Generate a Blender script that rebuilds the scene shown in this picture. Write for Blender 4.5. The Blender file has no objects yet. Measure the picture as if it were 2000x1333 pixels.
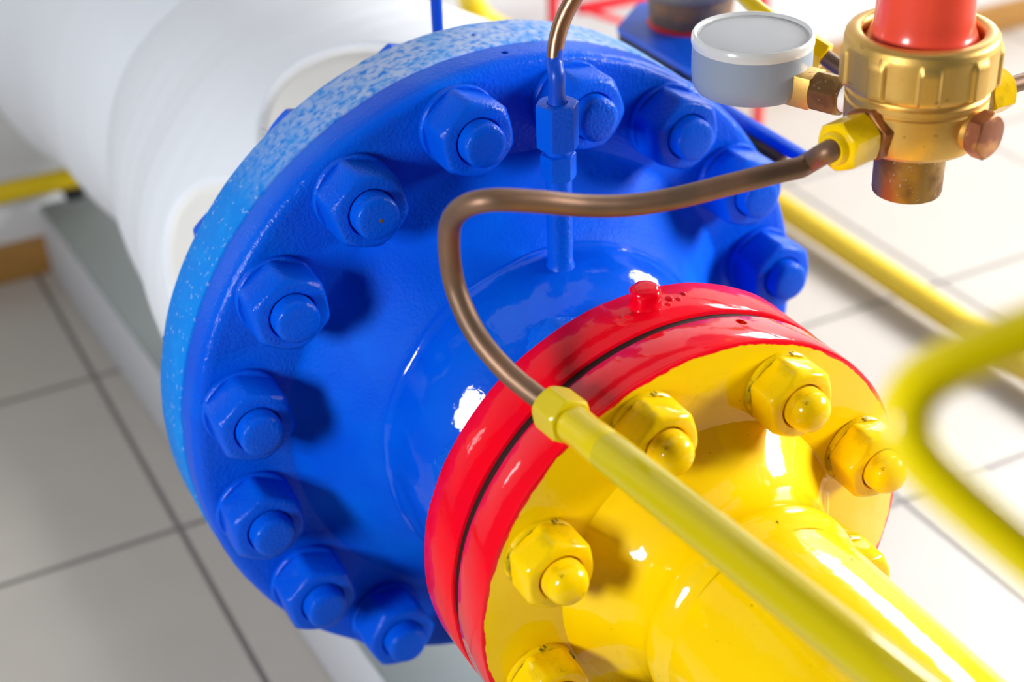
import bpy, bmesh, math, random
from mathutils import Vector, Matrix, noise
random.seed(7)
PI = math.pi
SC = bpy.context.scene
COL = SC.collection

# ------------------------------------------------------------------ camera
F = 3130.2
CM = Matrix(((0.8862314, 0.2674186, -0.3782607), (-0.4620124, 0.4507677, -0.7637755), (-0.0337401, 0.8516430, 0.5230352)))
CC = Vector((-0.5224017, -1.0799246, 0.7525927))
def at(x, y, depth):
    """world point on the sight line of pixel x, y at a given distance in front of the camera"""
    return CC + CM @ Vector(((x - 1000) / F, -(y - 666.5) / F, -1.0)) * depth
cam = bpy.data.objects.new('camera', bpy.data.cameras.new('camera'))
COL.objects.link(cam); SC.camera = cam
cam.matrix_world = Matrix.Translation(CC) @ CM.to_4x4()
cam.data.sensor_width = 36; cam.data.sensor_fit = 'HORIZONTAL'; cam.data.lens = F / 2000 * 36
cam.data.clip_start = 0.02; cam.data.clip_end = 60
cam.data.dof.use_dof = True; cam.data.dof.focus_distance = 1.16; cam.data.dof.aperture_fstop = 3.6

# ------------------------------------------------------------------ materials
def nt(m): return m.node_tree.nodes, m.node_tree.links
def base_mat(name, col, rough=.4, metal=0, coat=0, bump=None, spec=.3):
    m = bpy.data.materials.new(name); m.use_nodes = True
    n, l = nt(m); b = n['Principled BSDF']
    b.inputs['Base Color'].default_value = (*col, 1); b.inputs['Roughness'].default_value = rough
    b.inputs['Metallic'].default_value = metal; b.inputs['Coat Weight'].default_value = coat
    b.inputs['Coat Roughness'].default_value = .06; b.inputs['Specular IOR Level'].default_value = spec
    tc = n.new('ShaderNodeTexCoord'); tc.name = 'TC'
    if bump:
        prev = None
        for (sc, st, dist) in bump:
            t = n.new('ShaderNodeTexNoise'); t.inputs['Scale'].default_value = sc; t.inputs['Detail'].default_value = 3
            l.new(tc.outputs['Object'], t.inputs['Vector'])
            bp = n.new('ShaderNodeBump'); bp.inputs['Strength'].default_value = st; bp.inputs['Distance'].default_value = dist
            l.new(t.outputs['Fac'], bp.inputs['Height'])
            if prev: l.new(prev.outputs['Normal'], bp.inputs['Normal'])
            prev = bp
        l.new(prev.outputs['Normal'], b.inputs['Normal'])
        if coat: l.new(prev.outputs['Normal'], b.inputs['Coat Normal'])
    return m
def spots(m, col, scale, lo, hi, amount=1.0, detail=4, rough=None, zfade=None, yfade=None, voronoi=False):
    """mix a second colour into the base colour by a thresholded noise (wear, dust, stains)"""
    n, l = nt(m); b = n['Principled BSDF']; tc = n['TC']
    if voronoi:
        t = n.new('ShaderNodeTexVoronoi'); t.inputs['Scale'].default_value = scale; out = t.outputs['Distance']
    else:
        t = n.new('ShaderNodeTexNoise'); t.inputs['Scale'].default_value = scale; t.inputs['Detail'].default_value = detail; out = t.outputs['Fac']
    l.new(tc.outputs['Object'], t.inputs['Vector'])
    r = n.new('ShaderNodeMapRange'); r.inputs['From Min'].default_value = lo; r.inputs['From Max'].default_value = hi
    r.inputs['To Max'].default_value = amount
    l.new(out, r.inputs['Value']); fac = r.outputs['Result']
    for axis, fade in (('Z', zfade), ('Y', yfade)):
        if fade:
            sp = n.new('ShaderNodeSeparateXYZ'); l.new(tc.outputs['Object'], sp.inputs[0])
            q = n.new('ShaderNodeMapRange'); q.inputs['From Min'].default_value = fade[0]; q.inputs['From Max'].default_value = fade[1]
            l.new(sp.outputs[axis], q.inputs['Value'])
            mu = n.new('ShaderNodeMath'); mu.operation = 'MULTIPLY'; l.new(fac, mu.inputs[0]); l.new(q.outputs['Result'], mu.inputs[1]); fac = mu.outputs[0]
    mix = n.new('ShaderNodeMix'); mix.data_type = 'RGBA'
    l.new(fac, mix.inputs['Factor'])
    src = b.inputs['Base Color']
    if src.is_linked: l.new(src.links[0].from_socket, mix.inputs['A'])
    else: mix.inputs['A'].default_value = src.default_value
    mix.inputs['B'].default_value = (*col, 1)
    l.new(mix.outputs['Result'], src)
    if rough is not None:
        mr = n.new('ShaderNodeMix'); mr.data_type = 'FLOAT'; l.new(fac, mr.inputs['Factor'])
        rs = b.inputs['Roughness']
        if rs.is_linked: l.new(rs.links[0].from_socket, mr.inputs['A'])
        else: mr.inputs['A'].default_value = rs.default_value
        mr.inputs['B'].default_value = rough; l.new(mr.outputs['Result'], rs)
    return m

BLUE = base_mat('blue_paint', (.0, .082, .66), .5, 0, .30, [(38, .22, .005), (380, .6, .0013)], .04)
spots(BLUE, (.0, .13, .74), 14, .45, .75, .7)
SHBLUE = base_mat('satin_blue_paint', (.0, .082, .66), .5, 0, 0, [(38, .22, .005), (380, .5, .0012)], .05)
spots(SHBLUE, (.0, .13, .74), 14, .45, .75, .7)
HUBBLUE = base_mat('blue_gloss_paint', (.0, .080, .66), .5, 0, .85, [(26, .22, .007), (220, .14, .0012)], .03)
spots(HUBBLUE, (.0, .13, .74), 12, .42, .75, .7)
LIGHTBLUE = base_mat('chalky_light_blue_paint', (.002, .20, .70), .6, 0, 0, [(300, .25, .001)], .15)
spots(LIGHTBLUE, (.30, .43, .72), 210, .62, .68, .7, 5)
spots(LIGHTBLUE, (.42, .52, .76), 170, .32, .56, .92, 6, zfade=(.20, .275))
spots(LIGHTBLUE, (.003, .27, .76), 40, .5, .7, .5)
RED = base_mat('red_gloss_paint', (.86, .0, .010), .5, 0, .5, [(38, .14, .004), (260, .10, .0008)], .03)
spots(RED, (.70, .0, .022), 20, .45, .7, .6)
YEL = base_mat('yellow_gloss_paint', (.93, .615, .0), .45, 0, .95, [(35, .10, .004), (240, .06, .0008)], .05)
spots(YEL, (.88, .54, .0), 18, .5, .75, .5)
spots(YEL, (.07, .035, .004), 190, .735, .76, .8, 3)
YELNUT = base_mat('yellow_worn_gloss_paint', (.92, .60, .0), .42, 0, .55, [(60, .22, .004), (260, .10, .001)], .05)
spots(YELNUT, (.50, .36, .005), 60, .56, .70, .45, 5)
spots(YELNUT, (.10, .07, .006), 120, .70, .74, .7, 5)
YELLOOP = base_mat('yellow_handle_paint', (.84, .66, .0), .36, 0, .6, [(40, .05, .003)], .1)
YELWASH = base_mat('grimy_yellow_paint', (.80, .54, .0), .42, 0, .5, [(90, .3, .003)], .1)
spots(YELWASH, (.30, .24, .008), 70, .47, .58, .8, 5)
spots(YELWASH, (.05, .03, .006), 120, .62, .68, .85, 5)
YELP = base_mat('yellow_pipe_paint', (.72, .50, .004), .30, 0, .35, [(40, .06, .003)])
YELBAR = base_mat('dull_olive_yellow_paint', (.54, .43, .0), .4, 0, 1.0, [(40, .05, .003)], .1)
YELB = base_mat('olive_yellow_paint', (.66, .50, .0), .36, 0, .5, [(40, .05, .003)])
COPPER = base_mat('dull_copper', (.25, .142, .088), .48, .6, 0, [(160, .05, .001)])
spots(COPPER, (.15, .10, .07), 22, .4, .7, .8)
BRASS = base_mat('brass', (.74, .47, .13), .40, .8, 0, [(220, .08, .001)])
spots(BRASS, (.58, .33, .08), 26, .45, .7, .7, rough=.5)
spots(BRASS, (.16, .08, .03), 150, .66, .72, .6, rough=.6)
BRASSD = base_mat('stained_brass', (.36, .21, .06), .42, .8, 0, [(150, .18, .0012)])
spots(BRASSD, (.17, .085, .035), 42, .45, .62, .9, rough=.6)
spots(BRASSD, (.45, .40, .36), 330, .63, .68, .7, rough=.5)
RUSTHEX = base_mat('rust_brown_brass', (.26, .085, .035), .45, .4, 0, [(140, .2, .0012)])
spots(RUSTHEX, (.60, .26, .08), 60, .52, .68, .8)
BONNET = base_mat('flare_washed_red_plastic', (.90, .085, .045), .25, 0, .4, [(50, .02, .002)])  # red lightened in the base colour to carry the lens-flare wash
GREY = base_mat('grey_enamel', (.255, .315, .40), .38, 0, .2, [(300, .03, .0006)])
spots(GREY, (.10, .09, .08), 120, .735, .76, .9, 2)
BEZEL = base_mat('pale_plastic_bezel', (.60, .62, .62), .2, 0, .4)
DIAL = base_mat('white_dial', (.80, .81, .82), .5)
spots(DIAL, (.48, .48, .50), 34, .58, .8, .6)
GLASS = base_mat('hazy_gauge_glass', (.86, .88, .9), .16)
GLASS.node_tree.nodes['Principled BSDF'].inputs['Transmission Weight'].default_value = .75
GLASS.node_tree.nodes['Principled BSDF'].inputs['IOR'].default_value = 1.15
TAPE = base_mat('white_thread_tape', (.85, .86, .88), .5, 0, 0, [(400, .4, .001)])
INSUL = base_mat('white_lagging_paint', (.66, .69, .74), .6, 0, 0, [(40, .08, .003), (420, .10, .001)], .2)
RUST = base_mat('rusty_dark_steel', (.13, .098, .078), .6, .25, 0, [(70, .35, .004), (300, .3, .001)])
spots(RUST, (.34, .16, .07), 40, .45, .66, .8)
RUST2 = base_mat('grey_scuffed_steel', (.24, .215, .18), .6, .2, 0, [(100, .3, .003)])
SHADEBLUE = base_mat('shade_dark_blue', (.002, .005, .022), .6)  # shade colour for the block below the bracket plate
DARK = base_mat('black_rubber', (.012, .012, .014), .6)
RUSTBAR = base_mat('brown_rusted_bar', (.13, .07, .03), .65, .2, 0, [(90, .4, .003)])
spots(RUSTBAR, (.03, .028, .03), 30, .45, .6, .8)
GASKET = base_mat('dark_gasket', (.02, .003, .004), .6)
PLINTH = base_mat('white_painted_concrete', (.60, .615, .66), .6, 0, 0, [(40, .1, .003)])
PLTOP = base_mat('grey_screed', (.27, .30, .295), .55, 0, 0, [(30, .1, .003)])
WALLM = base_mat('white_plaster', (.62, .62, .63), .7, 0, 0, [(30, .05, .003)])
WOOD = base_mat('wooden_skirting', (.38, .20, .06), .5)
REDF = base_mat('red_painted_steel', (.68, .012, .025), .4)

# the seam where the red rim paint stops on the yellow face
REDYEL = base_mat('red_rim_yellow_face_paint', (.93, .615, .0), .45, 0, .95, [(35, .12, .004), (240, .07, .0008)], .05)
def _redyel():
    n, l = nt(REDYEL); b = n['Principled BSDF']; tc = n['TC']
    spots(REDYEL, (.88, .54, .0), 18, .5, .75, .5)
    spots(REDYEL, (.07, .035, .004), 190, .735, .76, .8, 3)
    sp = n.new('ShaderNodeSeparateXYZ'); l.new(tc.outputs['Object'], sp.inputs[0])
    cx = n.new('ShaderNodeCombineXYZ'); l.new(sp.outputs['X'], cx.inputs['X']); l.new(sp.outputs['Z'], cx.inputs['Z'])
    ln = n.new('ShaderNodeVectorMath'); ln.operation = 'LENGTH'; l.new(cx.outputs[0], ln.inputs[0])
    no = n.new('ShaderNodeTexNoise'); no.inputs['Scale'].default_value = 70; no.inputs['Detail'].default_value = 5; l.new(tc.outputs['Object'], no.inputs['Vector'])
    ma = n.new('ShaderNodeMath'); ma.operation = 'MULTIPLY_ADD'; l.new(no.outputs['Fac'], ma.inputs[0]); ma.inputs[1].default_value = .006; l.new(ln.outputs['Value'], ma.inputs[2])
    gr = n.new('ShaderNodeMapRange'); gr.inputs['From Min'].default_value = .1786; gr.inputs['From Max'].default_value = .1790
    l.new(ma.outputs[0], gr.inputs['Value'])
    mx = n.new('ShaderNodeMix'); mx.data_type = 'RGBA'; l.new(gr.outputs['Result'], mx.inputs['Factor'])
    l.new(b.inputs['Base Color'].links[0].from_socket, mx.inputs['A']); mx.inputs['B'].default_value = (.84, .0, .011, 1)
    l.new(mx.outputs['Result'], b.inputs['Base Color'])
_redyel()

# copper riser whose lower end has been dipped in blue paint
DIPPED = base_mat('copper_with_blue_paint', (.30, .165, .10), .34, .85, 0, [(200, .2, .001)])
def _dipped():
    n, l = nt(DIPPED); b = n['Principled BSDF']; tc = n['TC']
    sp = n.new('ShaderNodeSeparateXYZ'); l.new(tc.outputs['Object'], sp.inputs[0])
    no = n.new('ShaderNodeTexNoise'); no.inputs['Scale'].default_value = 130; l.new(tc.outputs['Object'], no.inputs['Vector'])
    ma = n.new('ShaderNodeMath'); ma.operation = 'MULTIPLY_ADD'; l.new(no.outputs['Fac'], ma.inputs[0]); ma.inputs[1].default_value = .02; l.new(sp.outputs['Z'], ma.inputs[2])
    gr = n.new('ShaderNodeMapRange'); gr.inputs['From Min'].default_value = .0545; gr.inputs['From Max'].default_value = .0560; l.new(ma.outputs[0], gr.inputs['Value'])
    mx = n.new('ShaderNodeMix'); mx.data_type = 'RGBA'; l.new(gr.outputs['Result'], mx.inputs['Factor'])
    mx.inputs['A'].default_value = (.0035, .062, .52, 1); mx.inputs['B'].default_value = (.30, .165, .10, 1)
    l.new(mx.outputs['Result'], b.inputs['Base Color']); 
    mm = n.new('ShaderNodeMath'); mm.operation = 'MULTIPLY'; mm.inputs[1].default_value = .85; l.new(gr.outputs['Result'], mm.inputs[0]); l.new(mm.outputs[0], b.inputs['Metallic'])
_dipped()

# cream patches of the lagging around the rear nuts come from a colour attribute
def _insul():
    n, l = nt(INSUL); b = n['Principled BSDF']
    a = n.new('ShaderNodeAttribute'); a.attribute_name = 'cream'
    mx = n.new('ShaderNodeMix'); mx.data_type = 'RGBA'; l.new(a.outputs['Fac'], mx.inputs['Factor'])
    mx.inputs['A'].default_value = (.79, .82, .87, 1); mx.inputs['B'].default_value = (.78, .76, .72, 1)
    l.new(mx.outputs['Result'], b.inputs['Base Color'])
_insul()

# square floor tiles, grout on a 0.41 m grid
TILE = bpy.data.materials.new('beige_floor_tile'); TILE.use_nodes = True
def _tile():
    n, l = nt(TILE); b = n['Principled BSDF']; b.inputs['Roughness'].default_value = .32; b.inputs['Specular IOR Level'].default_value = .4
    tc = n.new('ShaderNodeTexCoord'); sp = n.new('ShaderNodeSeparateXYZ'); l.new(tc.outputs['Object'], sp.inputs[0])
    outs = []
    for ax, off in (('X', .19), ('Y', -.152)):
        a = n.new('ShaderNodeMath'); a.operation = 'ADD'; a.inputs[1].default_value = off + 8.2; l.new(sp.outputs[ax], a.inputs[0])
        d = n.new('ShaderNodeMath'); d.operation = 'PINGPONG'; d.inputs[1].default_value = .205; l.new(a.outputs[0], d.inputs[0])
        outs.append(d.outputs[0])
    mn = n.new('ShaderNodeMath'); mn.operation = 'MINIMUM'; l.new(outs[0], mn.inputs[0]); l.new(outs[1], mn.inputs[1])
    r = n.new('ShaderNodeMapRange'); r.inputs['From Min'].default_value = .003; r.inputs['From Max'].default_value = .0045; l.new(mn.outputs[0], r.inputs['Value'])
    no = n.new('ShaderNodeTexNoise'); no.inputs['Scale'].default_value = 9; l.new(tc.outputs['Object'], no.inputs['Vector'])
    m0 = n.new('ShaderNodeMix'); m0.data_type = 'RGBA'; l.new(no.outputs['Fac'], m0.inputs['Factor'])
    m0.inputs['A'].default_value = (.45, .415, .375, 1); m0.inputs['B'].default_value = (.50, .462, .42, 1)
    mx = n.new('ShaderNodeMix'); mx.data_type = 'RGBA'; l.new(r.outputs['Result'], mx.inputs['Factor'])
    mx.inputs['A'].default_value = (.16, .148, .138, 1); l.new(m0.outputs['Result'], mx.inputs['B'])
    l.new(mx.outputs['Result'], b.inputs['Base Color'])
    bp = n.new('ShaderNodeBump'); bp.inputs['Strength'].default_value = .5; bp.inputs['Distance'].default_value = .002; l.new(r.outputs['Result'], bp.inputs['Height']); l.new(bp.outputs['Normal'], b.inputs['Normal'])
_tile()
def _wood():
    n, l = nt(WOOD); b = n['Principled BSDF']; tc = n['TC']
    w = n.new('ShaderNodeTexNoise'); w.inputs['Scale'].default_value = 14; w.inputs['Detail'].default_value = 6
    mp = n.new('ShaderNodeMapping'); mp.inputs['Scale'].default_value = (1, 8, 10); l.new(tc.outputs['Object'], mp.inputs[0]); l.new(mp.outputs[0], w.inputs['Vector'])
    mx = n.new('ShaderNodeMix'); mx.data_type = 'RGBA'; l.new(w.outputs['Fac'], mx.inputs['Factor'])
    mx.inputs['A'].default_value = (.24, .105, .02, 1); mx.inputs['B'].default_value = (.44, .23, .06, 1); l.new(mx.outputs['Result'], b.inputs['Base Color'])
_wood()

# ------------------------------------------------------------------ mesh helpers
def link(name, me, mat, parent=None, loc=None, angle=32):
    o = bpy.data.objects.new(name, me); COL.objects.link(o)
    if mat and not me.materials: me.materials.append(mat)
    if loc is not None: o.location = loc
    if parent: o.parent = parent
    for p in me.polygons: p.use_smooth = True
    me.set_sharp_from_angle(angle=math.radians(angle))
    return o
def finish(bm, name):
    bmesh.ops.remove_doubles(bm, verts=bm.verts, dist=1e-6)
    bmesh.ops.recalc_face_normals(bm, faces=bm.faces)
    me = bpy.data.meshes.new(name); bm.to_mesh(me); bm.free(); return me
def basis(axis, spin=0):
    z = Vector(axis).normalized()
    up = Vector((0, 0, 1)) if abs(z.z) < .95 else Vector((1, 0, 0))
    x = up.cross(z).normalized(); y = z.cross(x)
    return Matrix((x, y, z)).transposed() @ Matrix.Rotation(spin, 3, 'Z')
def rings(bm, rows, close_start=True, close_end=True, loop=True):
    vs = [[bm.verts.new(p) for p in row] for row in rows]
    for a, b in zip(vs[:-1], vs[1:]):
        n = len(a)
        for i in range(n if loop else n - 1):
            j = (i + 1) % n
            bm.faces.new((a[i], a[j], b[j], b[i]))
    if close_start: bm.faces.new(vs[0])
    if close_end: bm.faces.new(list(reversed(vs[-1])))
    return vs
def lathe(bm, prof, origin=(0, 0, 0), axis=(0, 0, 1), seg=48, c0=True, c1=True, rmod=None):
    """prof = [(r, h)...] turned about axis through origin"""
    B = basis(axis); o = Vector(origin); rows = []
    for r, h in prof:
        row = []
        for i in range(seg):
            a = 2 * PI * i / seg; q = r + (rmod(a, h, r) if rmod else 0)
            row.append(o + B @ Vector((q * math.cos(a), q * math.sin(a), h)))
        rows.append(row)
    rings(bm, rows, c0, c1)
def closed_lathe(bm, prof, origin=(0, 0, 0), axis=(0, 0, 1), seg=48, rmod=None):
    """a ring: the profile is itself a loop"""
    B = basis(axis); o = Vector(origin); rows = []
    for r, h in list(prof) + [prof[0]]:
        rows.append([o + B @ Vector((((r + (rmod(2 * PI * i / seg, h, r) if rmod else 0)) * math.cos(2 * PI * i / seg)), ((r + (rmod(2 * PI * i / seg, h, r) if rmod else 0)) * math.sin(2 * PI * i / seg)), h)) for i in range(seg)])
    rings(bm, rows, False, False)
def hexnut(bm, af, h0, h1, hole, origin=(0, 0, 0), axis=(0, 0, 1), spin=0, sides=6, seg=72, cham=.30, both=False, soft=.985, rcf=.95):
    B = basis(axis, spin); o = Vector(origin)
    ap = af / 2
    def rh(a):
        t = (a % (2 * PI / sides)) - PI / sides
        return min(ap / math.cos(t), ap / math.cos(PI / sides) * soft)
    A = [2 * PI * i / seg for i in range(seg)]
    rc = ap * rcf
    top = lambda a: h1 - max(0, rh(a) - rc) * (cham / .5) 
    bot = lambda a: h0 + (max(0, rh(a) - rc) * (cham / .5) if both else 0)
    P = lambda r, a, h: o + B @ Vector((r * math.cos(a), r * math.sin(a), h))
    rows = []
    if hole: rows.append([P(hole, a, h0) for a in A])
    if both: rows.append([P(rc, a, h0) for a in A])
    rows.append([P(rh(a), a, bot(a)) for a in A])
    rows.append([P(rh(a), a, top(a)) for a in A])
    rows.append([P(rc + (rh(a) - rc) * .55, a, top(a) + (h1 - top(a)) * .68) for a in A])
    rows.append([P(rc, a, h1) for a in A])
    if hole:
        rows.append([P(hole + .0012, a, h1) for a in A]); rows.append([P(hole, a, h1 - .0015) for a in A]); rows.append(rows[0])
        rings(bm, rows, False, False)
    else: rings(bm, rows)
def spline(pts, n=10):
    P = [Vector(p) for p in pts]; P = [P[0] * 2 - P[1]] + P + [P[-1] * 2 - P[-2]]
    out = []
    for i in range(1, len(P) - 2):
        for k in range(n):
            t = k / n; a, b, c, d = P[i - 1:i + 3]
            out.append(.5 * ((2 * b) + (c - a) * t + (2 * a - 5 * b + 4 * c - d) * t * t + (-a + 3 * b - 3 * c + d) * t ** 3))
    out.append(P[-2]); return out
def tube(bm, path, r, seg=20, closed=False):
    n = len(path); rad = r if callable(r) else (lambda t: r)
    T = []
    for i in range(n):
        a = path[(i - 1) % n] if closed else path[max(i - 1, 0)]; b = path[(i + 1) % n] if closed else path[min(i + 1, n - 1)]
        T.append((b - a).normalized())
    N = T[0].orthogonal().normalized(); rows = []
    for i in range(n):
        N = (N - T[i] * N.dot(T[i])).normalized(); Bn = T[i].cross(N); q = rad(i / (n - 1))
        rows.append([path[i] + q * (math.cos(2 * PI * k / seg) * N + math.sin(2 * PI * k / seg) * Bn) for k in range(seg)])
    if closed:
        vs = rings(bm, rows, False, False)
        # join the end with the least twisted start
        a, b = vs[-1], vs[0]; best = min(range(seg), key=lambda s: sum((a[k].co - b[(k + s) % seg].co).length for k in range(seg)))
        for k in range(seg): bm.faces.new((a[k], a[(k + 1) % seg], b[(k + 1 + best) % seg], b[(k + best) % seg]))
    else: rings(bm, rows)
def box(bm, c, s, bevel=0, rot=None):
    M = Matrix.Translation(Vector(c)) @ (rot.to_4x4() if rot else Matrix.Identity(4)) @ Matrix.Diagonal((*s, 1))
    r = bmesh.ops.create_cube(bm, size=1, matrix=M)
    if bevel:
        es = list({e for v in r['verts'] for e in v.link_edges})
        bmesh.ops.bevel(bm, geom=es, offset=bevel, segments=2, profile=.5, affect='EDGES')
def prism(bm, poly, z0, z1, bevel=0):
    a = [bm.verts.new((x, y, z0)) for x, y in poly]; b = [bm.verts.new((x, y, z1)) for x, y in poly]
    bm.faces.new(list(reversed(a))); bm.faces.new(b); n = len(poly)
    for i in range(n): bm.faces.new((a[i], a[(i + 1) % n], b[(i + 1) % n], b[i]))
    if bevel: bmesh.ops.bevel(bm, geom=list({e for v in a + b for e in v.link_edges}), offset=bevel, segments=2, profile=.5, affect='EDGES')
def tag(o, label, cat, group=None, kind=None):
    o['label'] = label
    if cat: o['category'] = cat
    if group: o['group'] = group
    if kind: o['kind'] = kind
    return o
def thing(name, label, cat, loc=(0, 0, 0), group=None):
    o = bpy.data.objects.new(name, None); COL.objects.link(o); o.location = loc; o.empty_display_size = .05
    return tag(o, label, cat, group)
def part(name, build, mat, root, angle=32, label=None):
    """build(bm) works in world space; the mesh is stored relative to the thing's base"""
    bm = bmesh.new(); build(bm)
    p = root
    off = Vector(root.location) if root.parent is None else Vector(root.parent.location) + Vector(root.location)
    bmesh.ops.translate(bm, verts=bm.verts, vec=-off)
    o = link(name, finish(bm, name), mat, root, None, angle)
    if label: o['label'] = label
    return o
def single(name, build, mat, loc, label, cat, group=None, angle=32):
    bm = bmesh.new(); build(bm); bmesh.ops.translate(bm, verts=bm.verts, vec=-Vector(loc))
    return tag(link(name, finish(bm, name), mat, None, loc, angle), label, cat, group)
def drill(o, cutters):
    """cut blind holes; cutters = [(world point, axis, radius, depth)]"""
    bm = bmesh.new()
    off = o.parent.location if o.parent else o.location
    for p, ax, r, d in cutters:
        lathe(bm, [(r, -d), (r, .01)], Vector(p) - Vector(off), ax, 16)
    c = link('cutter', finish(bm, 'cutter'), None); c.location = off
    bpy.context.view_layer.update()
    md = o.modifiers.new('b', 'BOOLEAN'); md.object = c; md.operation = 'DIFFERENCE'; md.solver = 'EXACT'
    bpy.context.view_layer.update()
    me = bpy.data.meshes.new_from_object(o.evaluated_get(bpy.context.evaluated_depsgraph_get()))
    o.modifiers.clear(); o.data = me
    cm = c.data; bpy.data.objects.remove(c); bpy.data.meshes.remove(cm)
    for q in me.polygons: q.use_smooth = True
    me.set_sharp_from_angle(angle=math.radians(30))

# ------------------------------------------------------------------ the room
ZF = -.5; YW = 1.335
def structure(name, build, mat, label=None):
    bm = bmesh.new(); build(bm); o = link(name, finish(bm, name), mat); o['kind'] = 'structure'
    if label: o['label'] = label
    return o
structure('floor', lambda b: box(b, (.6, -.3, ZF - .05), (5.2, 3.4, .1)), TILE)
structure('wall_back', lambda b: box(b, (.6, YW + .06, .75), (5.2, .1, 2.7)), WALLM)
structure('baseboard_back', lambda b: box(b, (.6, YW, ZF + .031), (5.2, .022, .06), .003), WOOD)

# plinth under the white pipe, slightly skewed to the tile grid
sk = .0386
pl = thing('plinth', 'long low white concrete plinth with grey top beneath the white pipe', 'plinth', (0, .6, ZF))
def plx(y): return -.1622 + (1.165 - y) * sk
def pl_body(b):
    prism(b, [(plx(-1.0), -1.0), (plx(-1.0) + .36, -1.0), (plx(1.322) + .36, 1.322), (plx(1.322), 1.322)], ZF + .001, -.381, .004)
part('base', pl_body, PLINTH, pl)
def pl_top(b):
    prism(b, [(plx(-1.0) + .002, -.998), (plx(-1.0) + .358, -.998), (plx(1.32) + .358, 1.32), (plx(1.32) + .002, 1.32)], -.381, -.374, .002)
part('top_screed', pl_top, PLTOP, pl, label='grey top of the plinth')

# ------------------------------------------------------------------ white lagged pipe
bolt_ang = [math.radians(10.32 + 22.5 * k) for k in range(16)]
WP = [(.150, .0570), (.236, .0572), (.243, .075), (.247, .11), (.246, .16), (.243, .22), (.238, .29), (.2265, .36), (.2195, .44), (.2075, .515), (.1935, .570), (.180, .596), (.1845, .612), (.1950, .637), (.2035, .660), (.2165, .72), (.2205, .775), (.2265, .89), (.237, .96), (.2475, 1.02), (.255, 1.12), (.258, 1.22), (.259, 1.330)]
def smooth_prof(P, n):
    out = []
    for a, b in zip(P[:-1], P[1:]):
        for k in range(n): out.append((a[0] + (b[0] - a[0]) * k / n, a[1] + (b[1] - a[1]) * k / n))
    return out + [P[-1]]
def pocket(a, y):
    """scalloped end of the lagging around each second rear nut"""
    v = 0
    for k in range(8):
        d = (a - (math.radians(20) + k * PI / 4) + PI) % (2 * PI) - PI
        e = math.hypot(d / (.34 + .05 * math.sin(5 * y + k)), (y - .06) / (.150 + .012 * math.sin(k * 2.1)))
        v = max(v, min(1, max(0, (1.03 - e) / .035)))
    return v
def white_pipe():
    bm = bmesh.new(); seg = 420
    P = [WP[0]] + smooth_prof(spl2(WP[1:]), 3)
    rows = []
    for r, y in P:
        row = []
        for i in range(seg):
            a = 2 * PI * i / seg; q = r
            if y > .0571:
                q += .0030 * (noise.noise((math.cos(a) * 2, math.sin(a) * 2, y * 5)))
                q += .00025 * math.sin(y * 150 + 3 * noise.noise((math.cos(a) * 2, math.sin(a) * 2, 4))) * min(1, max(0, (y - .12) / .1))
                q -= .007 * pocket(a, y)
            row.append((q * math.cos(a), y, q * math.sin(a)))
        rows.append(row)
    rings(bm, rows)
    me = finish(bm, 'white_pipe')
    at_ = me.attributes.new('cream', 'FLOAT', 'POINT')
    for v in me.vertices:
        at_.data[v.index].value = pocket(math.atan2(v.co.z, v.co.x), v.co.y)
    return me
def spl2(P):
    pts = spline([Vector((r, y, 0)) for r, y in P], 7)
    return [(p.x, p.y) for p in pts]
wp = link('lagged_pipe', white_pipe(), INSUL, None, None, 60)
tag(wp, 'thick white lagged pipe running back to the wall from the big blue flange', 'pipe')
sad = single('pipe_saddle', lambda b: box(b, (.06, .60, -.2862), (.10, .08, .1745), .008), PLINTH, (.06, .62, -.373), 'white block on the plinth carrying the white lagged pipe', 'support')

# ------------------------------------------------------------------ big blue flange pair
def ringprof(r0, r1, y0, y1, bv):   # heights measured along -Y
    return [(r0, y0), (r1 - bv, y0), (r1 - bv * .3, y0 + bv * .3), (r1, y0 + bv), (r1, y1 - bv), (r1 - bv * .3, y1 - bv * .3), (r1 - bv, y1), (r0, y1)]
NY = (0, -1, 0)
def rim_rough(a, h, r): return .0007 * noise.noise((math.cos(a) * 9, math.sin(a) * 9, h * 30)) if r > .28 else 0
bf = single('backing_flange', lambda b: closed_lathe(b, ringprof(.17, .290, -.0555, -.0004, .0022), (0, 0, 0), NY, 192, rim_rough), LIGHTBLUE, (0, .028, 0),
            'light blue chalky speckled flange ring between white pipe and royal blue flange', 'flange')
red_blue = thing('blue_reducer', 'glossy royal blue reducer fitting with wide flange and small red end flange', 'pipe fitting', (0, -.12, 0))
fl = part('flange', lambda b: closed_lathe(b, [(.16, .0004), (.2872, .0004), (.2888, .0012), (.2893, .0035), (.2893, .0235), (.2885, .0285), (.2865, .032), (.2835, .0338), (.278, .0344), (.212, .0352), (.16, .0352)], (0, 0, 0), NY, 192, rim_rough), BLUE, red_blue)
def hub_rm(a, h, r): return .0022 * noise.noise((math.cos(a) * 2.4, math.sin(a) * 2.4, h * 14)) + .0007 * noise.noise((math.cos(a) * 9, math.sin(a) * 9, h * 50))
part('shoulder', lambda b: lathe(b, spl2([(.216, .0345), (.2085, .0358), (.2015, .0400), (.192, .048), (.181, .0590), (.1705, .0715), (.1625, .082), (.1568, .0890), (.1530, .0925), (.1500, .0945)]), (0, 0, 0), NY, 160, False, False, hub_rm), SHBLUE, red_blue, 60)
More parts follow.
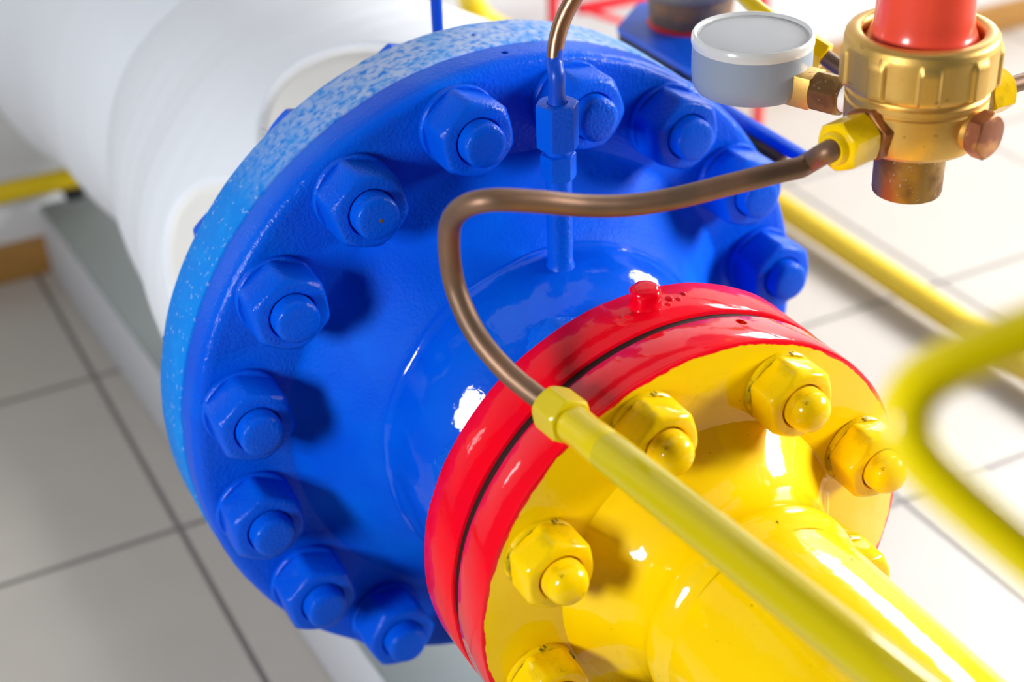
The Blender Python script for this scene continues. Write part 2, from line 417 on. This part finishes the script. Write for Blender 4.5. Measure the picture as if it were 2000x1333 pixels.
part('neck', lambda b: lathe(b, spl2([(.1500, .0900), (.1528, .0918), (.1537, .0940), (.1532, .0965), (.1516, .0990), (.1503, .1025), (.1500, .107), (.1488, .120), (.1465, .136), (.1405, .152), (.131, .166), (.119, .180), (.110, .195), (.106, .2095), (.105, .2262)]), (0, 0, 0), NY, 160, False, False, hub_rm), HUBBLUE, red_blue, 60)
rf = part('end_flange', lambda b: closed_lathe(b, ringprof(.06, .1795, .2260, .2738, .0030), (0, 0, 0), NY, 160, lambda a, h, r: (.0006 * noise.noise((math.cos(a) * 6, math.sin(a) * 6, h * 30)) if r > .17 else 0)), RED, red_blue, label='red painted end flange')
def lug(b):
    c = Vector((-.0035, -.247, .1765)); ax = Vector((-.02, -.02, 1))
    lathe(b, spl2([(.0185, -.002), (.0150, .0012), (.0122, .0030), (.0113, .0065), (.0112, .0115), (.0106, .0150), (.0085, .0172), (.0045, .0180), (.0005, .0181)]), c, ax, 28, True, True,
          lambda a, h, r: .0012 * noise.noise((math.cos(a) * 2, math.sin(a) * 2, h * 160)))
lug_o = part('lug', lug, RED, red_blue, 50, 'stubby red plug welded on the red rim')
for (dx, dy, s) in ((.019, -.001, .0042), (.025, -.004, .0030), (-.018, -.006, .0032), (-.024, -.003, .0024), (.033, .002, .003), (.014, -.008, .003)):
    x = -.0035 + dx; z = math.sqrt(.1795 ** 2 - x * x)
    part('weld_blob', lambda b: bmesh.ops.create_icosphere(b, subdivisions=2, radius=s, matrix=Matrix.Translation((x, -.247 + dy, z - s * .55))), RED, lug_o, 60)
part('gasket', lambda b: closed_lathe(b, [(.07, .2737), (.1762, .2737), (.1762, .2819), (.07, .2819)], (0, 0, 0), NY, 96), GASKET, red_blue, label='dark gasket sunk between the two red rims')
SX, SY = 0.0, -.1155
part('stub', lambda b: lathe(b, [(.0135, .1425), (.0118, .1475), (.0104, .1505), (.0101, .155), (.0101, .2235)], (SX, SY, 0), (0, 0, 1), 32, False, True), BLUE, red_blue, label='upright blue stub pipe on the hub')

# ------------------------------------------------------------------ bolts (local Z = out of the flange face)
def bolt_root(name, label, group, pos, spin):
    o = bpy.data.objects.new(name, None); COL.objects.link(o); o.empty_display_size = .02
    B = basis(NY, spin); o.matrix_world = Matrix.Translation(pos) @ B.to_4x4()
    return tag(o, label, 'bolt', group)
def local_part(name, build, mat, root, angle=30):
    bm = bmesh.new(); build(bm); return link(name, finish(bm, name), mat, root, None, angle)
def wob(s, f=1): return lambda a, h, r: s * noise.noise((math.cos(a) * f, math.sin(a) * f, h * 90 + 3))
blue_info = {
 0: ('blue hex-nut bolt at far right of big flange, nut overhanging the rim', 3),
 1: ('blue hex-nut bolt crossed by the long brown copper tube', 12),
 2: ('blue hex-nut bolt just below and left of the grey pressure gauge', 7),
 3: ('blue hex-nut bolt half hidden behind the upright blue tube fitting', 20),
 4: ('blue hex-nut bolt left of the upright blue tube fitting, topmost on the left half', 10),
 5: ('blue hex-nut bolt with a rust pit in its stud end, upper left of big flange', 14),
 6: ('blue hex-nut bolt just below the rust-pitted one on the big flange', 6),
 7: ('leftmost blue hex-nut bolt on the big flange', 9),
 8: ('blue hex-nut bolt just below the leftmost one on the big flange, third from the bottom', 2),
 9: ('blue hex-nut bolt second from the bottom of the big flange', 11),
 10: ('lowest blue hex-nut bolt, its nut overhanging the bottom of the big flange', 25)}
hid = 'blue hex-nut bolt of the big flange hidden behind the red end flange'
grp = 'hex-nut bolts around the big blue flange'
blue_proto = None
def spin_for(k, extra): return math.radians(extra)
for k in range(16):
    a = bolt_ang[k]; pos = Vector((.2517 * math.cos(a), -.0354, .2517 * math.sin(a)))
    lab, sp = blue_info.get(k, (hid, k * 7))
    r = bolt_root('flange_bolt', lab, grp, pos, math.radians(sp))
    if blue_proto is None:
        local_part('washer', lambda b: closed_lathe(b, [(.019, 0), (.0325, 0), (.0332, .001), (.0332, .0045), (.0322, .0058), (.019, .0058)], seg=48), BLUE, r)
        local_part('nut', lambda b: hexnut(b, .0582, .0058, .0388, .0186, sides=6, seg=96, cham=.40, rcf=.90, soft=.972), BLUE, r, 46)
        local_part('stud', lambda b: lathe(b, [(.0178, .0005), (.0178, .0475), (.0175, .0493), (.0166, .0509), (.0150, .0520), (.0120, .0526), (.0060, .0529), (.001, .0529)], seg=40), BLUE, r, 50)
        local_part('rear_nut', lambda b: hexnut(b, .0520, -.1185, -.0912, .0, sides=6, seg=96, cham=.3, both=True), BLUE, r, 24)
        blue_proto = r
    else:
        for ch in blue_proto.children:
            c = ch.copy(); COL.objects.link(c); c.parent = r
    if k == 5:
        def pit(b):
            lathe(b, [(.0019, .0526), (.0014, .0531), (.0006, .0530)], (.001, -.001, 0), (0, 0, 1), 12, True, True, wob(.0006, 3))
        local_part('rust_pit', pit, RUSTBAR, next(c for c in r.children if c.name.startswith('stud')))

# ------------------------------------------------------------------ yellow flanged pipe
yp = thing('yellow_pipe', 'glossy yellow pipe with red-rimmed yellow flange, running to lower right', 'pipe', (0, -.5, 0))
yf = part('flange', lambda b: closed_lathe(b, ringprof(.06, .1795, .2818, .3212, .0028), (0, 0, 0), NY, 160, lambda a, h, r: (.0006 * noise.noise((math.cos(a) * 6, math.sin(a) * 6, h * 30 + 5)) if r > .17 else 0)), REDYEL, yp, label='yellow faced flange with a red rim')
def yhub(b):
    P = [(.1165, .3200), (.1140, .3222), (.1095, .3268), (.1030, .3350), (.0962, .3445), (.0905, .3540), (.0868, .3635), (.0852, .3730), (.0850, .3800), (.0858, .3870), (.0850, .3940), (.0822, .4010), (.0806, .4070)]
    lathe(b, spl2(P), (0, 0, 0), NY, 128, False, False, lambda a, h, r: .0012 * noise.noise((math.cos(a) * 2.5, math.sin(a) * 2.5, h * 22)))
part('hub', yhub, YEL, yp, 60)
part('barrel', lambda b: lathe(b, [(.0805, .400 + i * .02) for i in range(28)], (0, 0, 0), NY, 128, False, True, lambda a, h, r: .0006 * noise.noise((math.cos(a) * 2.5, math.sin(a) * 2.5, h * 14))), YEL, yp, 60)

ygrp = 'hex-nut bolts around the yellow flange face'
yinfo = {0: ('yellow hex-nut bolt partly hidden by the blurred yellow handle loop', 18),
 1: ('yellow hex-nut bolt at top of yellow face with a bright window glint on its nut', 8),
 2: ('yellow hex-nut bolt next to the tube fitting and partly under the yellow bar', 12),
 3: ('yellow hex-nut bolt at left of the yellow face, fully in view beside the red rim', 4),
 4: ('yellow hex-nut bolt cut off by the bottom edge of the photo', 22),
 7: ('yellow hex-nut bolt half hidden behind the right side of the yellow pipe', 20)}
yproto = None
for k in range(8):
    if k in (5, 6): lab, sp = 'yellow hex-nut bolt hidden under the yellow pipe', 5 * k
    else: lab, sp = yinfo[k]
    a = math.radians(20.7 + 45 * k)
    r = bolt_root('flange_bolt', lab, ygrp, Vector((.1445 * math.cos(a), -.3215, .1445 * math.sin(a))), math.radians(sp))
    if yproto is None:
        local_part('washer', lambda b: closed_lathe(b, [(.0165, 0), (.0272, 0), (.0280, .0008), (.0280, .0036), (.0270, .0048), (.0165, .0048)], seg=48), YELWASH, r)
        local_part('nut', lambda b: hexnut(b, .0500, .0048, .0302, .0163, seg=96, cham=.42, soft=.968, rcf=.91), YELNUT, r, 46)
        def ystud(b):
            P = [(.0155, .0005), (.0155, .0300)]
            for i in range(4): P += [(.0157, .0305 + i * .0016), (.0147, .0312 + i * .0016)]
            P += [(.0153, .0372), (.0148, .0405), (.0134, .0436), (.0110, .0461), (.0078, .0478), (.0040, .0487), (.001, .0489)]
            lathe(b, P, seg=40)
        local_part('stud', ystud, YELNUT, r, 50)
        local_part('rear_nut', lambda b: hexnut(b, .0495, -.1195, -.0958, .0155, seg=96, cham=.3, both=True), BLUE, r, 24)
        local_part('rear_stud', lambda b: lathe(b, [(.004, -.1395), (.0135, -.1385), (.0154, -.136), (.0154, -.1180)], seg=36), BLUE, r, 30)
        for ch in r.children:
            if ch.name.startswith('rear_stud'): ch['label'] = 'blue painted rear stud end'
            if ch.name.startswith('rear_nut'):
                ch['label'] = 'blue painted rear nut'
        yproto = r
    else:
        for ch in yproto.children:
            if k == 3 and ch.name.startswith('rear_stud'): continue
            c = ch.copy(); COL.objects.link(c); c.parent = r

# ------------------------------------------------------------------ upright blue fitting and copper riser
tf = thing('tube_fitting', 'upright blue painted compression fitting on the stub in front of big flange', 'fitting', (SX, SY, .2236))
part('body', lambda b: hexnut(b, .0242, .2236, .2440, .006, (SX, SY, 0), (0, 0, 1), .2, seg=48, both=True), BLUE, tf, 26)
part('collar', lambda b: lathe(b, [(.0100, .2440), (.0100, .2490)], (SX, SY, 0), (0, 0, 1), 28, True, True), BLUE, tf)
part('nut', lambda b: hexnut(b, .0290, .2490, .2845, .0066, (SX, SY, 0), (0, 0, 1), .30, seg=72, both=True, cham=.25), BLUE, tf, 26)
rise = [Vector((SX, SY, .274)), Vector((SX, SY, .290)), Vector((SX, SY, .305)), at(1083, 118, 1.170), at(1089, 72, 1.165), at(1103, 30, 1.158), at(1127, -14, 1.150), at(1165, -75, 1.14), at(1215, -140, 1.13)]
def riser(b):
    p = spline(rise, 10); n = len(p)
    tube(b, p, lambda t: .0063 + .0016 * max(0, 1 - t / .14), 20)
single('copper_riser', riser, DIPPED, (SX, SY, .2745), 'short copper tube rising from the blue fitting, its foot smeared with blue paint', 'tube', angle=60)

# ------------------------------------------------------------------ regulator
RC = at(1786, 222, 1.10); RX, RY, RZ = RC
ua = math.radians(3); U = Vector((math.cos(ua), math.sin(ua), 0))
ia = math.radians(192); I = Vector((math.cos(ia), math.sin(ia), 0))
ga = math.radians(113); G = Vector((math.cos(ga), math.sin(ga), 0))
rg = thing('pressure_regulator', 'brass pressure regulator with red bonnet at upper right, above the flange', 'regulator', (RX, RY, RZ - .060))
ax = (RX, RY, RZ)
part('body', lambda b: lathe(b, [(.010, -.0195), (.0370, -.0190), (.0425, -.0175), (.0462, -.0140), (.0478, -.0090), (.0482, .002), (.0484, .0135), (.0470, .0145), (.0470, .0160), (.0484, .0170), (.0484, .0205), (.0470, .0220), (.0465, .0250)], ax, (0, 0, 1), 96), BRASS, rg, 28)
def ringnut(b):
    prof = [(.0350, .0225), (.0455, .0230), (.0496, .0246), (.0513, .0268), (.0516, .0285), (.0516, .0545), (.0508, .0585), (.0490, .0610), (.0460, .0620), (.0425, .0620), (.0405, .0608), (.0398, .0570), (.0396, .044), (.0350, .042)]
    def rm(a, h, r):
        if r < .0485: return 0
        n = 9; d = (a * n / (2 * PI) + .32) % 1 - .5
        w = min(1, max(0, (.20 - abs(d)) / .04)); v = min(1, max(0, (h - .0240) / .002)) * min(1, max(0, (.0530 - h) / .002))
        return .0024 * w * v
    dense = []
    for p, q in zip(prof[:-1], prof[1:]):
        k = 10 if p[0] > .05 and q[0] > .05 and abs(p[1] - q[1]) > .004 else 1
        dense += [(p[0] + (q[0] - p[0]) * i / k, p[1] + (q[1] - p[1]) * i / k) for i in range(k)]
    closed_lathe(b, dense + [prof[-1]], ax, (0, 0, 1), 240, rm)
part('ring_nut', ringnut, BRASS, rg, 50, 'ribbed brass ring nut')
part('bonnet', lambda b: lathe(b, spl2([(.0200, .0470), (.0385, .0480), (.0391, .0515), (.0380, .0550), (.0358, .0590), (.0338, .0640), (.0327, .0720), (.0320, .0870), (.0314, .11), (.0306, .150)]), ax, (0, 0, 1), 80), BONNET, rg, 50, 'glossy red bonnet')
part('bottom_outlet', lambda b: lathe(b, [(.010, -.0585), (.0222, -.0585), (.0238, -.0577), (.0243, -.0558), (.0246, -.0185)], ax, (0, 0, 1), 56, True, True, wob(.0002, 6)), BRASSD, rg, 30, 'stained brass outlet stub')
pin = RC + Vector((0, 0, .000))
part('inlet_adapter', lambda b: hexnut(b, .0335, .040, .0545, 0, pin, I, .3, both=True, seg=72), RUSTHEX, rg, 26, 'rust brown hex adapter')
inut = part('inlet_nut', lambda b: hexnut(b, .0318, .0545, .0810, .0078, pin, I, .42, both=True, seg=72, cham=.4), YELNUT, rg, 26, 'yellow painted tube nut')
part('inlet_sleeve', lambda b: closed_lathe(b, [(.0118, .0800), (.0112, .0845), (.0100, .0865), (.0078, .0865), (.0078, .0800)], pin, I, 28), YELNUT, inut, 30, 'yellow sleeve')
pout = RC + Vector((0, 0, -.001))
part('outlet_adapter', lambda b: hexnut(b, .029, .044, .060, 0, pout, U, .3, both=True, seg=72), BRASSD, rg, 26)
part('outlet_nut', lambda b: hexnut(b, .0300, .060, .0815, 0, pout, U, .3, both=True, seg=72, cham=.4), YELNUT, rg, 26, 'yellow painted tube nut')
plug_p = RC + Vector((0, 0, .002)); plug_d = Vector((math.cos(math.radians(-77)), math.sin(math.radians(-77)), 0))
pseat = part('plug_seat', lambda b: lathe(b, [(.0140, .040), (.0140, .0500)], plug_p, plug_d, 32), BRASS, rg)
part('plug', lambda b: hexnut(b, .0290, .0500, .0620, 0, plug_p, plug_d, .25, both=True, seg=72, cham=.35), RUSTHEX, rg, 26, 'rusty copper-brown hex plug')

# pressure gauge on its own stem
gc = RC + G * .131 + Vector((0, 0, -.0005)); gdep = -((CM.transposed() @ (gc - CC)).z)
GR = 117.0 * gdep / F
gg = thing('pressure_gauge', 'round grey pressure gauge lying face up, left of the brass regulator', 'gauge', gc + Vector((0, 0, -.012)))
zt = .0305
case = part('case', lambda b: lathe(b, [(.010, -.0120), (GR * .80, -.0118), (GR * .93, -.0100), (GR * .985, -.0055), (GR, .002), (GR * 1.0, zt - .0065)], gc, (0, 0, 1), 96), GREY, gg, 40)
bez = part('bezel', lambda b: closed_lathe(b, [(GR * .88, zt - .0070), (GR * 1.010, zt - .0070), (GR * 1.018, zt - .0045), (GR * 1.012, zt - .0010), (GR * .990, zt + .0008), (GR * .965, zt + .0010), (GR * .940, zt + .0002), (GR * .925, zt - .0012), (GR * .88, zt - .0018)], gc, (0, 0, 1), 96), BEZEL, gg, 40, 'pale translucent rim')
part('dial', lambda b: lathe(b, [(GR * .885, zt - .0045), (GR * .885, zt - .0036)], gc, (0, 0, 1), 64), DIAL, case, label='faded white dial')
part('glass', lambda b: lathe(b, [(GR * .915, zt - .0026), (GR * .918, zt - .0012), (GR * .6, zt - .0002), (GR * .2, zt + .0002)], gc, (0, 0, 1), 64), GLASS, bez, 50, 'hazy window')
def gstem(b):
    B = basis(-G); c = RC + G * .0895 + Vector((0, 0, -.001))
    box(b, c, (.0235, .0235, .027), .0008, B)
part('square_stem', gstem, BRASS, gg, 30, 'square brass stem')
hexc = part('hex_coupling', lambda b: hexnut(b, .0268, .0545, .0770, 0, RC + Vector((0, 0, -.001)), G, .35, both=True, seg=72, cham=.45), BRASSD, gg, 26, 'stained brass hex coupling')
part('thread_tape', lambda b: lathe(b, [(.0102, .0470), (.0106, .0488), (.0104, .0505), (.0107, .0525), (.0102, .0546)], RC + Vector((0, 0, -.001)), G, 28), TAPE, hexc, label='white thread tape')

# ------------------------------------------------------------------ long copper tube from regulator to yellow fitting
inl = pin + I * .080
cp = [inl, pin + I * .090, at(1580, 318, 1.075), at(1560, 328, 1.07), at(1520, 337, 1.065), at(1420, 362, 1.055), at(1320, 387, 1.045), at(1230, 401, 1.035), at(1140, 402, 1.02), at(1050, 394, 1.0), at(965, 391, .99), at(912, 402, 1.0), at(884, 428, 1.02), at(877, 470, 1.04), at(884, 540, 1.06), at(905, 605, 1.065), at(940, 668, 1.065), at(990, 726, 1.06), at(1045, 772, 1.055), at(1080, 797, 1.05)]
NUTP = at(1076, 794, 1.055); BEND = at(1740, 1322, .80); BD = (BEND - NUTP).normalized()
cp[-1] = NUTP + BD * .004
single('copper_tube', lambda b: tube(b, spline(cp, 8), .0074, 22), COPPER, cp[8], 'long bent brown copper tube from brass regulator down to yellow nut', 'tube', angle=60)

yb = thing('yellow_tube_line', 'yellow hex fitting and straight yellow bar crossing above the yellow pipe', 'tube', NUTP)
part('nut', lambda b: hexnut(b, .0295, 0, .026, .0064, NUTP, BD, .62, both=True, seg=72, cham=.5), YELB, yb, 26, 'yellow hex nut')
part('collar', lambda b: lathe(b, [(.0085, .0255), (.0118, .0262), (.0129, .0285), (.0131, .033), (.0126, .046), (.0131, .052), (.0131, .066), (.0122, .070)], NUTP, BD, 36), YELB, yb, 30)
part('bar', lambda b: lathe(b, spl2([(.0120, .068), (.0133, .074), (.0136, .09), (.0136, .30), (.0136, .44)]), NUTP, BD, 40), YELBAR, yb, 50)

# outlet tube at the right and the tube behind the regulator
single('outlet_tube', lambda b: tube(b, spline([pout + U * .079, pout + U * .10, pout + U * .15, pout + U * .19 + Vector((0, 0, .01))], 8), .0062, 18), COPPER, pout + U * .09, 'short copper tube leaving the right side of the regulator', 'tube', angle=60)
bt = thing('rear_tube', 'thin copper tube with a yellow nut, passing behind the regulator and gauge', 'tube', at(1600, 105, 1.30))
part('tube', lambda b: tube(b, spline([at(1596, 100, 1.30), at(1640, 132, 1.29), at(1690, 160, 1.28), at(1750, 185, 1.27), at(1830, 190, 1.25)], 8), .0068, 18), COPPER, bt, 60)
rd = (at(1560, 78, 1.305) - at(1604, 106, 1.30)).normalized()
part('nut', lambda b: hexnut(b, .0215, 0, .024, .004, at(1612, 112, 1.299), rd, .3, both=True, seg=48), YELNUT, bt, 26, 'yellow nut')
part('sleeve', lambda b: tube(b, spline([at(1598, 101, 1.30), at(1545, 66, 1.31), at(1476, 14, 1.33), at(1440, -20, 1.34)], 8), .0066, 16), YELP, bt, 60, 'yellow painted length')

# ------------------------------------------------------------------ blue bracket plate with rusty stem, behind the flange
zp = .150
bk = thing('bracket_plate', 'thick blue bracket plate behind the flange, under the rusty standpipe', 'bracket', (.36, .22, zp - .034))
PLP = [(.299, .302), (.357, .355), (.42, .355), (.42, .25), (.36, .10), (.284, .10), (.284, .135), (.299, .15)]
part('plate', lambda b: prism(b, PLP, zp - .006, zp, .001), BLUE, bk, 30)
part('shade_block', lambda b: prism(b, [(.301, .302), (.357, .353), (.41, .353), (.41, .26), (.365, .20), (.301, .19)], zp - .05, zp - .006, .001), SHADEBLUE, bk, 30, 'dark block standing in for the shade under the plate')  # near-black block added to give the deep shade below the plate
part('edge_bar', lambda b: box(b, (.2795, .045, zp - .005), (.010, .190, .010), .001), BLUE, bk, label='thin blue edge strip')
part('rusty_bar', lambda b: box(b, (.2745, .027, zp - .019), (.012, .110, .018), .002), RUSTBAR, bk, label='rusty brown bar under the strip')
def hit_z(px, py, z):
    d = at(px, py, 1) - CC; return CC + d * ((z - CC.z) / d.z)
sc_ = hit_z(1348, 42, zp)
st = thing('standpipe', 'rusty dark steel standpipe on the blue bracket, cut off by top edge of the photo', 'pipe', (sc_.x, sc_.y, zp))
part('paint_ring', lambda b: lathe(b, [(.0462, .0003), (.0455, .0020), (.0425, .0045)], sc_, (0, 0, 1), 48, True, True, wob(.0022, 6)), REDF, st, 40, 'ragged ring of red paint')
part('shank', lambda b: lathe(b, [(.0430, .002), (.0435, .010), (.0455, .030), (.047, .036)], sc_, (0, 0, 1), 56, True, True, wob(.001, 4)), RUST, st, 40)
part('collar', lambda b: lathe(b, [(.050, .034), (.061, .042), (.0635, .048), (.0635, .10), (.055, .12), (.055, .2)], sc_, (0, 0, 1), 64, True, True, wob(.0008, 4)), RUST2, st, 40, 'wider grey scuffed collar')

# ------------------------------------------------------------------ far background things
single('thin_riser', lambda b: lathe(b, [(.0050, .236), (.0050, .30), (.0050, .42)], (.006, .105, 0), (0, 0, 1), 18), DIPPED, (.006, .105, .255), 'thin blue and brown upright tube behind the top of the light blue rim', 'tube', angle=60)
el = [at(918, -60, 2.35), at(918, -8, 2.35), at(930, 22, 2.36), at(960, 50, 2.38), at(1010, 72, 2.42), at(1090, 92, 2.5)]
single('yellow_elbow', lambda b: tube(b, spline(el, 8), .019, 20), YELP, el[1], 'blurred yellow pipe bend behind the top of the big flange', 'pipe', angle=60)
# red stand by the wall
fy = 1.16
def on_y(px, py, y):
    d = at(px, py, 1) - CC; return CC + d * ((y - CC.y) / d.y)
A_, B_ = on_y(1080, 20, fy), on_y(1490, 20, fy)
xs0, xs1, zt0 = A_.x, B_.x, A_.z + .26
rs = thing('red_stand', 'blurred red steel frame stand in front of the back wall', 'stand', ((xs0 + xs1) / 2, fy, ZF))
part('post', lambda b: box(b, (xs0, fy, (ZF + zt0) / 2), (.015, .015, zt0 - ZF), .002), REDF, rs)
part('post', lambda b: box(b, (xs1, fy, (ZF + zt0) / 2), (.015, .015, zt0 - ZF), .002), REDF, rs)
def strut(b, p, q, w):
    d = (q - p); B = basis(d)
    box(b, (p + q) / 2, (w, w, d.length), .002, B)
part('brace', lambda b: strut(b, on_y(1128, 18, fy), on_y(1262, -8, fy), .017), REDF, rs)
part('brace', lambda b: strut(b, on_y(1128, 14, fy), on_y(1262, 58, fy), .011), REDF, rs)
part('rail', lambda b: strut(b, on_y(1080, -10, fy), on_y(1490, -74, fy), .014), REDF, rs)
# yellow pipe low along the floor on the right
single('floor_pipe', lambda b: lathe(b, [(.0205, -1.6 + i * .1) for i in range(29)], (.945, 0, -.468), (0, 1, 0), 32), YELP, (.945, .2, -.489), 'yellow pipe running along the floor at right, behind the blurred handle loop', 'pipe', angle=60)
# yellow pipe along the back wall on the left
wy = 1.27
wpz = on_y(70, 363, wy).z; wx = on_y(150, 343, wy).x
wl = thing('wall_pipe', 'thin yellow pipe along the back wall at left, ending behind the white pipe', 'pipe', (wx, wy, wpz))
part('tube', lambda b: tube(b, spline([Vector((-.95, wy, wpz)), Vector((-.5, wy, wpz)), Vector((wx - .03, wy, wpz)), Vector((wx - .004, wy + .004, wpz - .004)), Vector((wx, wy + .02, wpz - .01))], 8), .0165, 24), YELP, wl, 60)
part('clip', lambda b: box(b, (wx - .008, wy + .02, wpz - .026), (.03, .05, .026), .004), DARK, wl, 30, 'black clip')

# ------------------------------------------------------------------ blurred handle loop close to the lens
D0 = .50
hp = [(2150, 600), (2060, 628), (1990, 657), (1910, 688), (1845, 718), (1795, 755), (1770, 800), (1773, 848), (1805, 900), (1862, 958), (1930, 1018), (2000, 1077), (2090, 1155), (2180, 1235), (2270, 1240), (2330, 1160), (2345, 980), (2330, 760), (2280, 640), (2220, 598)]
P3 = [at(x, y, D0) for x, y in hp]
hl = thing('bent_rod_lever', 'blurred yellow bent-rod handle loop close to the lens at right edge', 'handle', P3[12])
def loop_tube(b):
    n = len(P3); pts = []
    for i in range(n):
        a, q, c, d = P3[(i - 1) % n], P3[i], P3[(i + 1) % n], P3[(i + 2) % n]
        for k in range(8):
            t = k / 8; pts.append(.5 * ((2 * q) + (c - a) * t + (2 * a - 5 * q + 4 * c - d) * t * t + (-a + 3 * q - 3 * c + d) * t ** 3))
    tube(b, pts, .0088, 24, True)
part('loop', loop_tube, YELLOOP, hl, 60)
ft = at(2270, 1240, D0)
part('spindle', lambda b: lathe(b, [(.008, ZF + .002), (.008, ft.z)], (ft.x, ft.y, 0), (0, 0, 1), 20), YELLOOP, hl, 60)

# pin holes in the rims
def rimpt(px, py, R, y):
    d = at(px, py, 1) - CC
    A = d.x ** 2 + d.z ** 2; B = 2 * (CC.x * d.x + CC.z * d.z); c = CC.x ** 2 + CC.z ** 2 - R * R
    return CC + d * ((-B - math.sqrt(B * B - 4 * A * c)) / 2 / A)
for o, (px, py), R, r in ((bf, (925, 68), .29, .0028), (fl, (986, 102), .2893, .0032), (yf, (1448, 629), .1795, .0042)):
    p = rimpt(px, py, R, 0); n_ = Vector((p.x, 0, p.z)).normalized()
    drill(o, [(p, n_, r, .007)])

# ------------------------------------------------------------------ light: daylight through windows, right strong, left soft
w = bpy.data.worlds.new('room_light'); SC.world = w; w.use_nodes = True
w.node_tree.nodes['Background'].inputs['Color'].default_value = (.86, .92, 1, 1)
w.node_tree.nodes['Background'].inputs['Strength'].default_value = .045
def area(name, loc, target, sx, sy, power, col):
    L = bpy.data.lights.new(name, 'AREA'); L.shape = 'RECTANGLE'; L.size = sx; L.size_y = sy; L.energy = power; L.color = col
    o = bpy.data.objects.new(name, L); COL.objects.link(o); o.location = loc
    o.rotation_euler = (Vector(target) - Vector(loc)).to_track_quat('-Z', 'Y').to_euler()
    return o
area('window_light_right', (2.6, -.80, .95), (.3, -.1, .0), 1.5, .8, 158, (1, .99, .975))
area('window_light_back_right', (2.2, 1.27, 1.15), (.6, -.3, -.1), .95, .75, 44, (1, .99, .98))
area('window_light_back_left', (-1.30, 1.27, .46), (-.3, 0, .1), .09, .34, .9, (.95, .97, 1))
area('window_light_left', (-1.55, -.72, .62), (-.1, .1, .1), .36, .45, 27, (.95, .975, 1))
area('overhead_fill', (.2, .3, 2.9), (.2, .3, 0), 3.0, 2.4, 13, (1, .985, .97))  # unseen soft fill added overhead to lift upward-facing surfaces
SC.view_settings.view_transform = 'Standard'; SC.view_settings.look = 'None'
SC.view_settings.exposure = 0; SC.view_settings.gamma = 1; SC.view_settings.use_curve_mapping = False
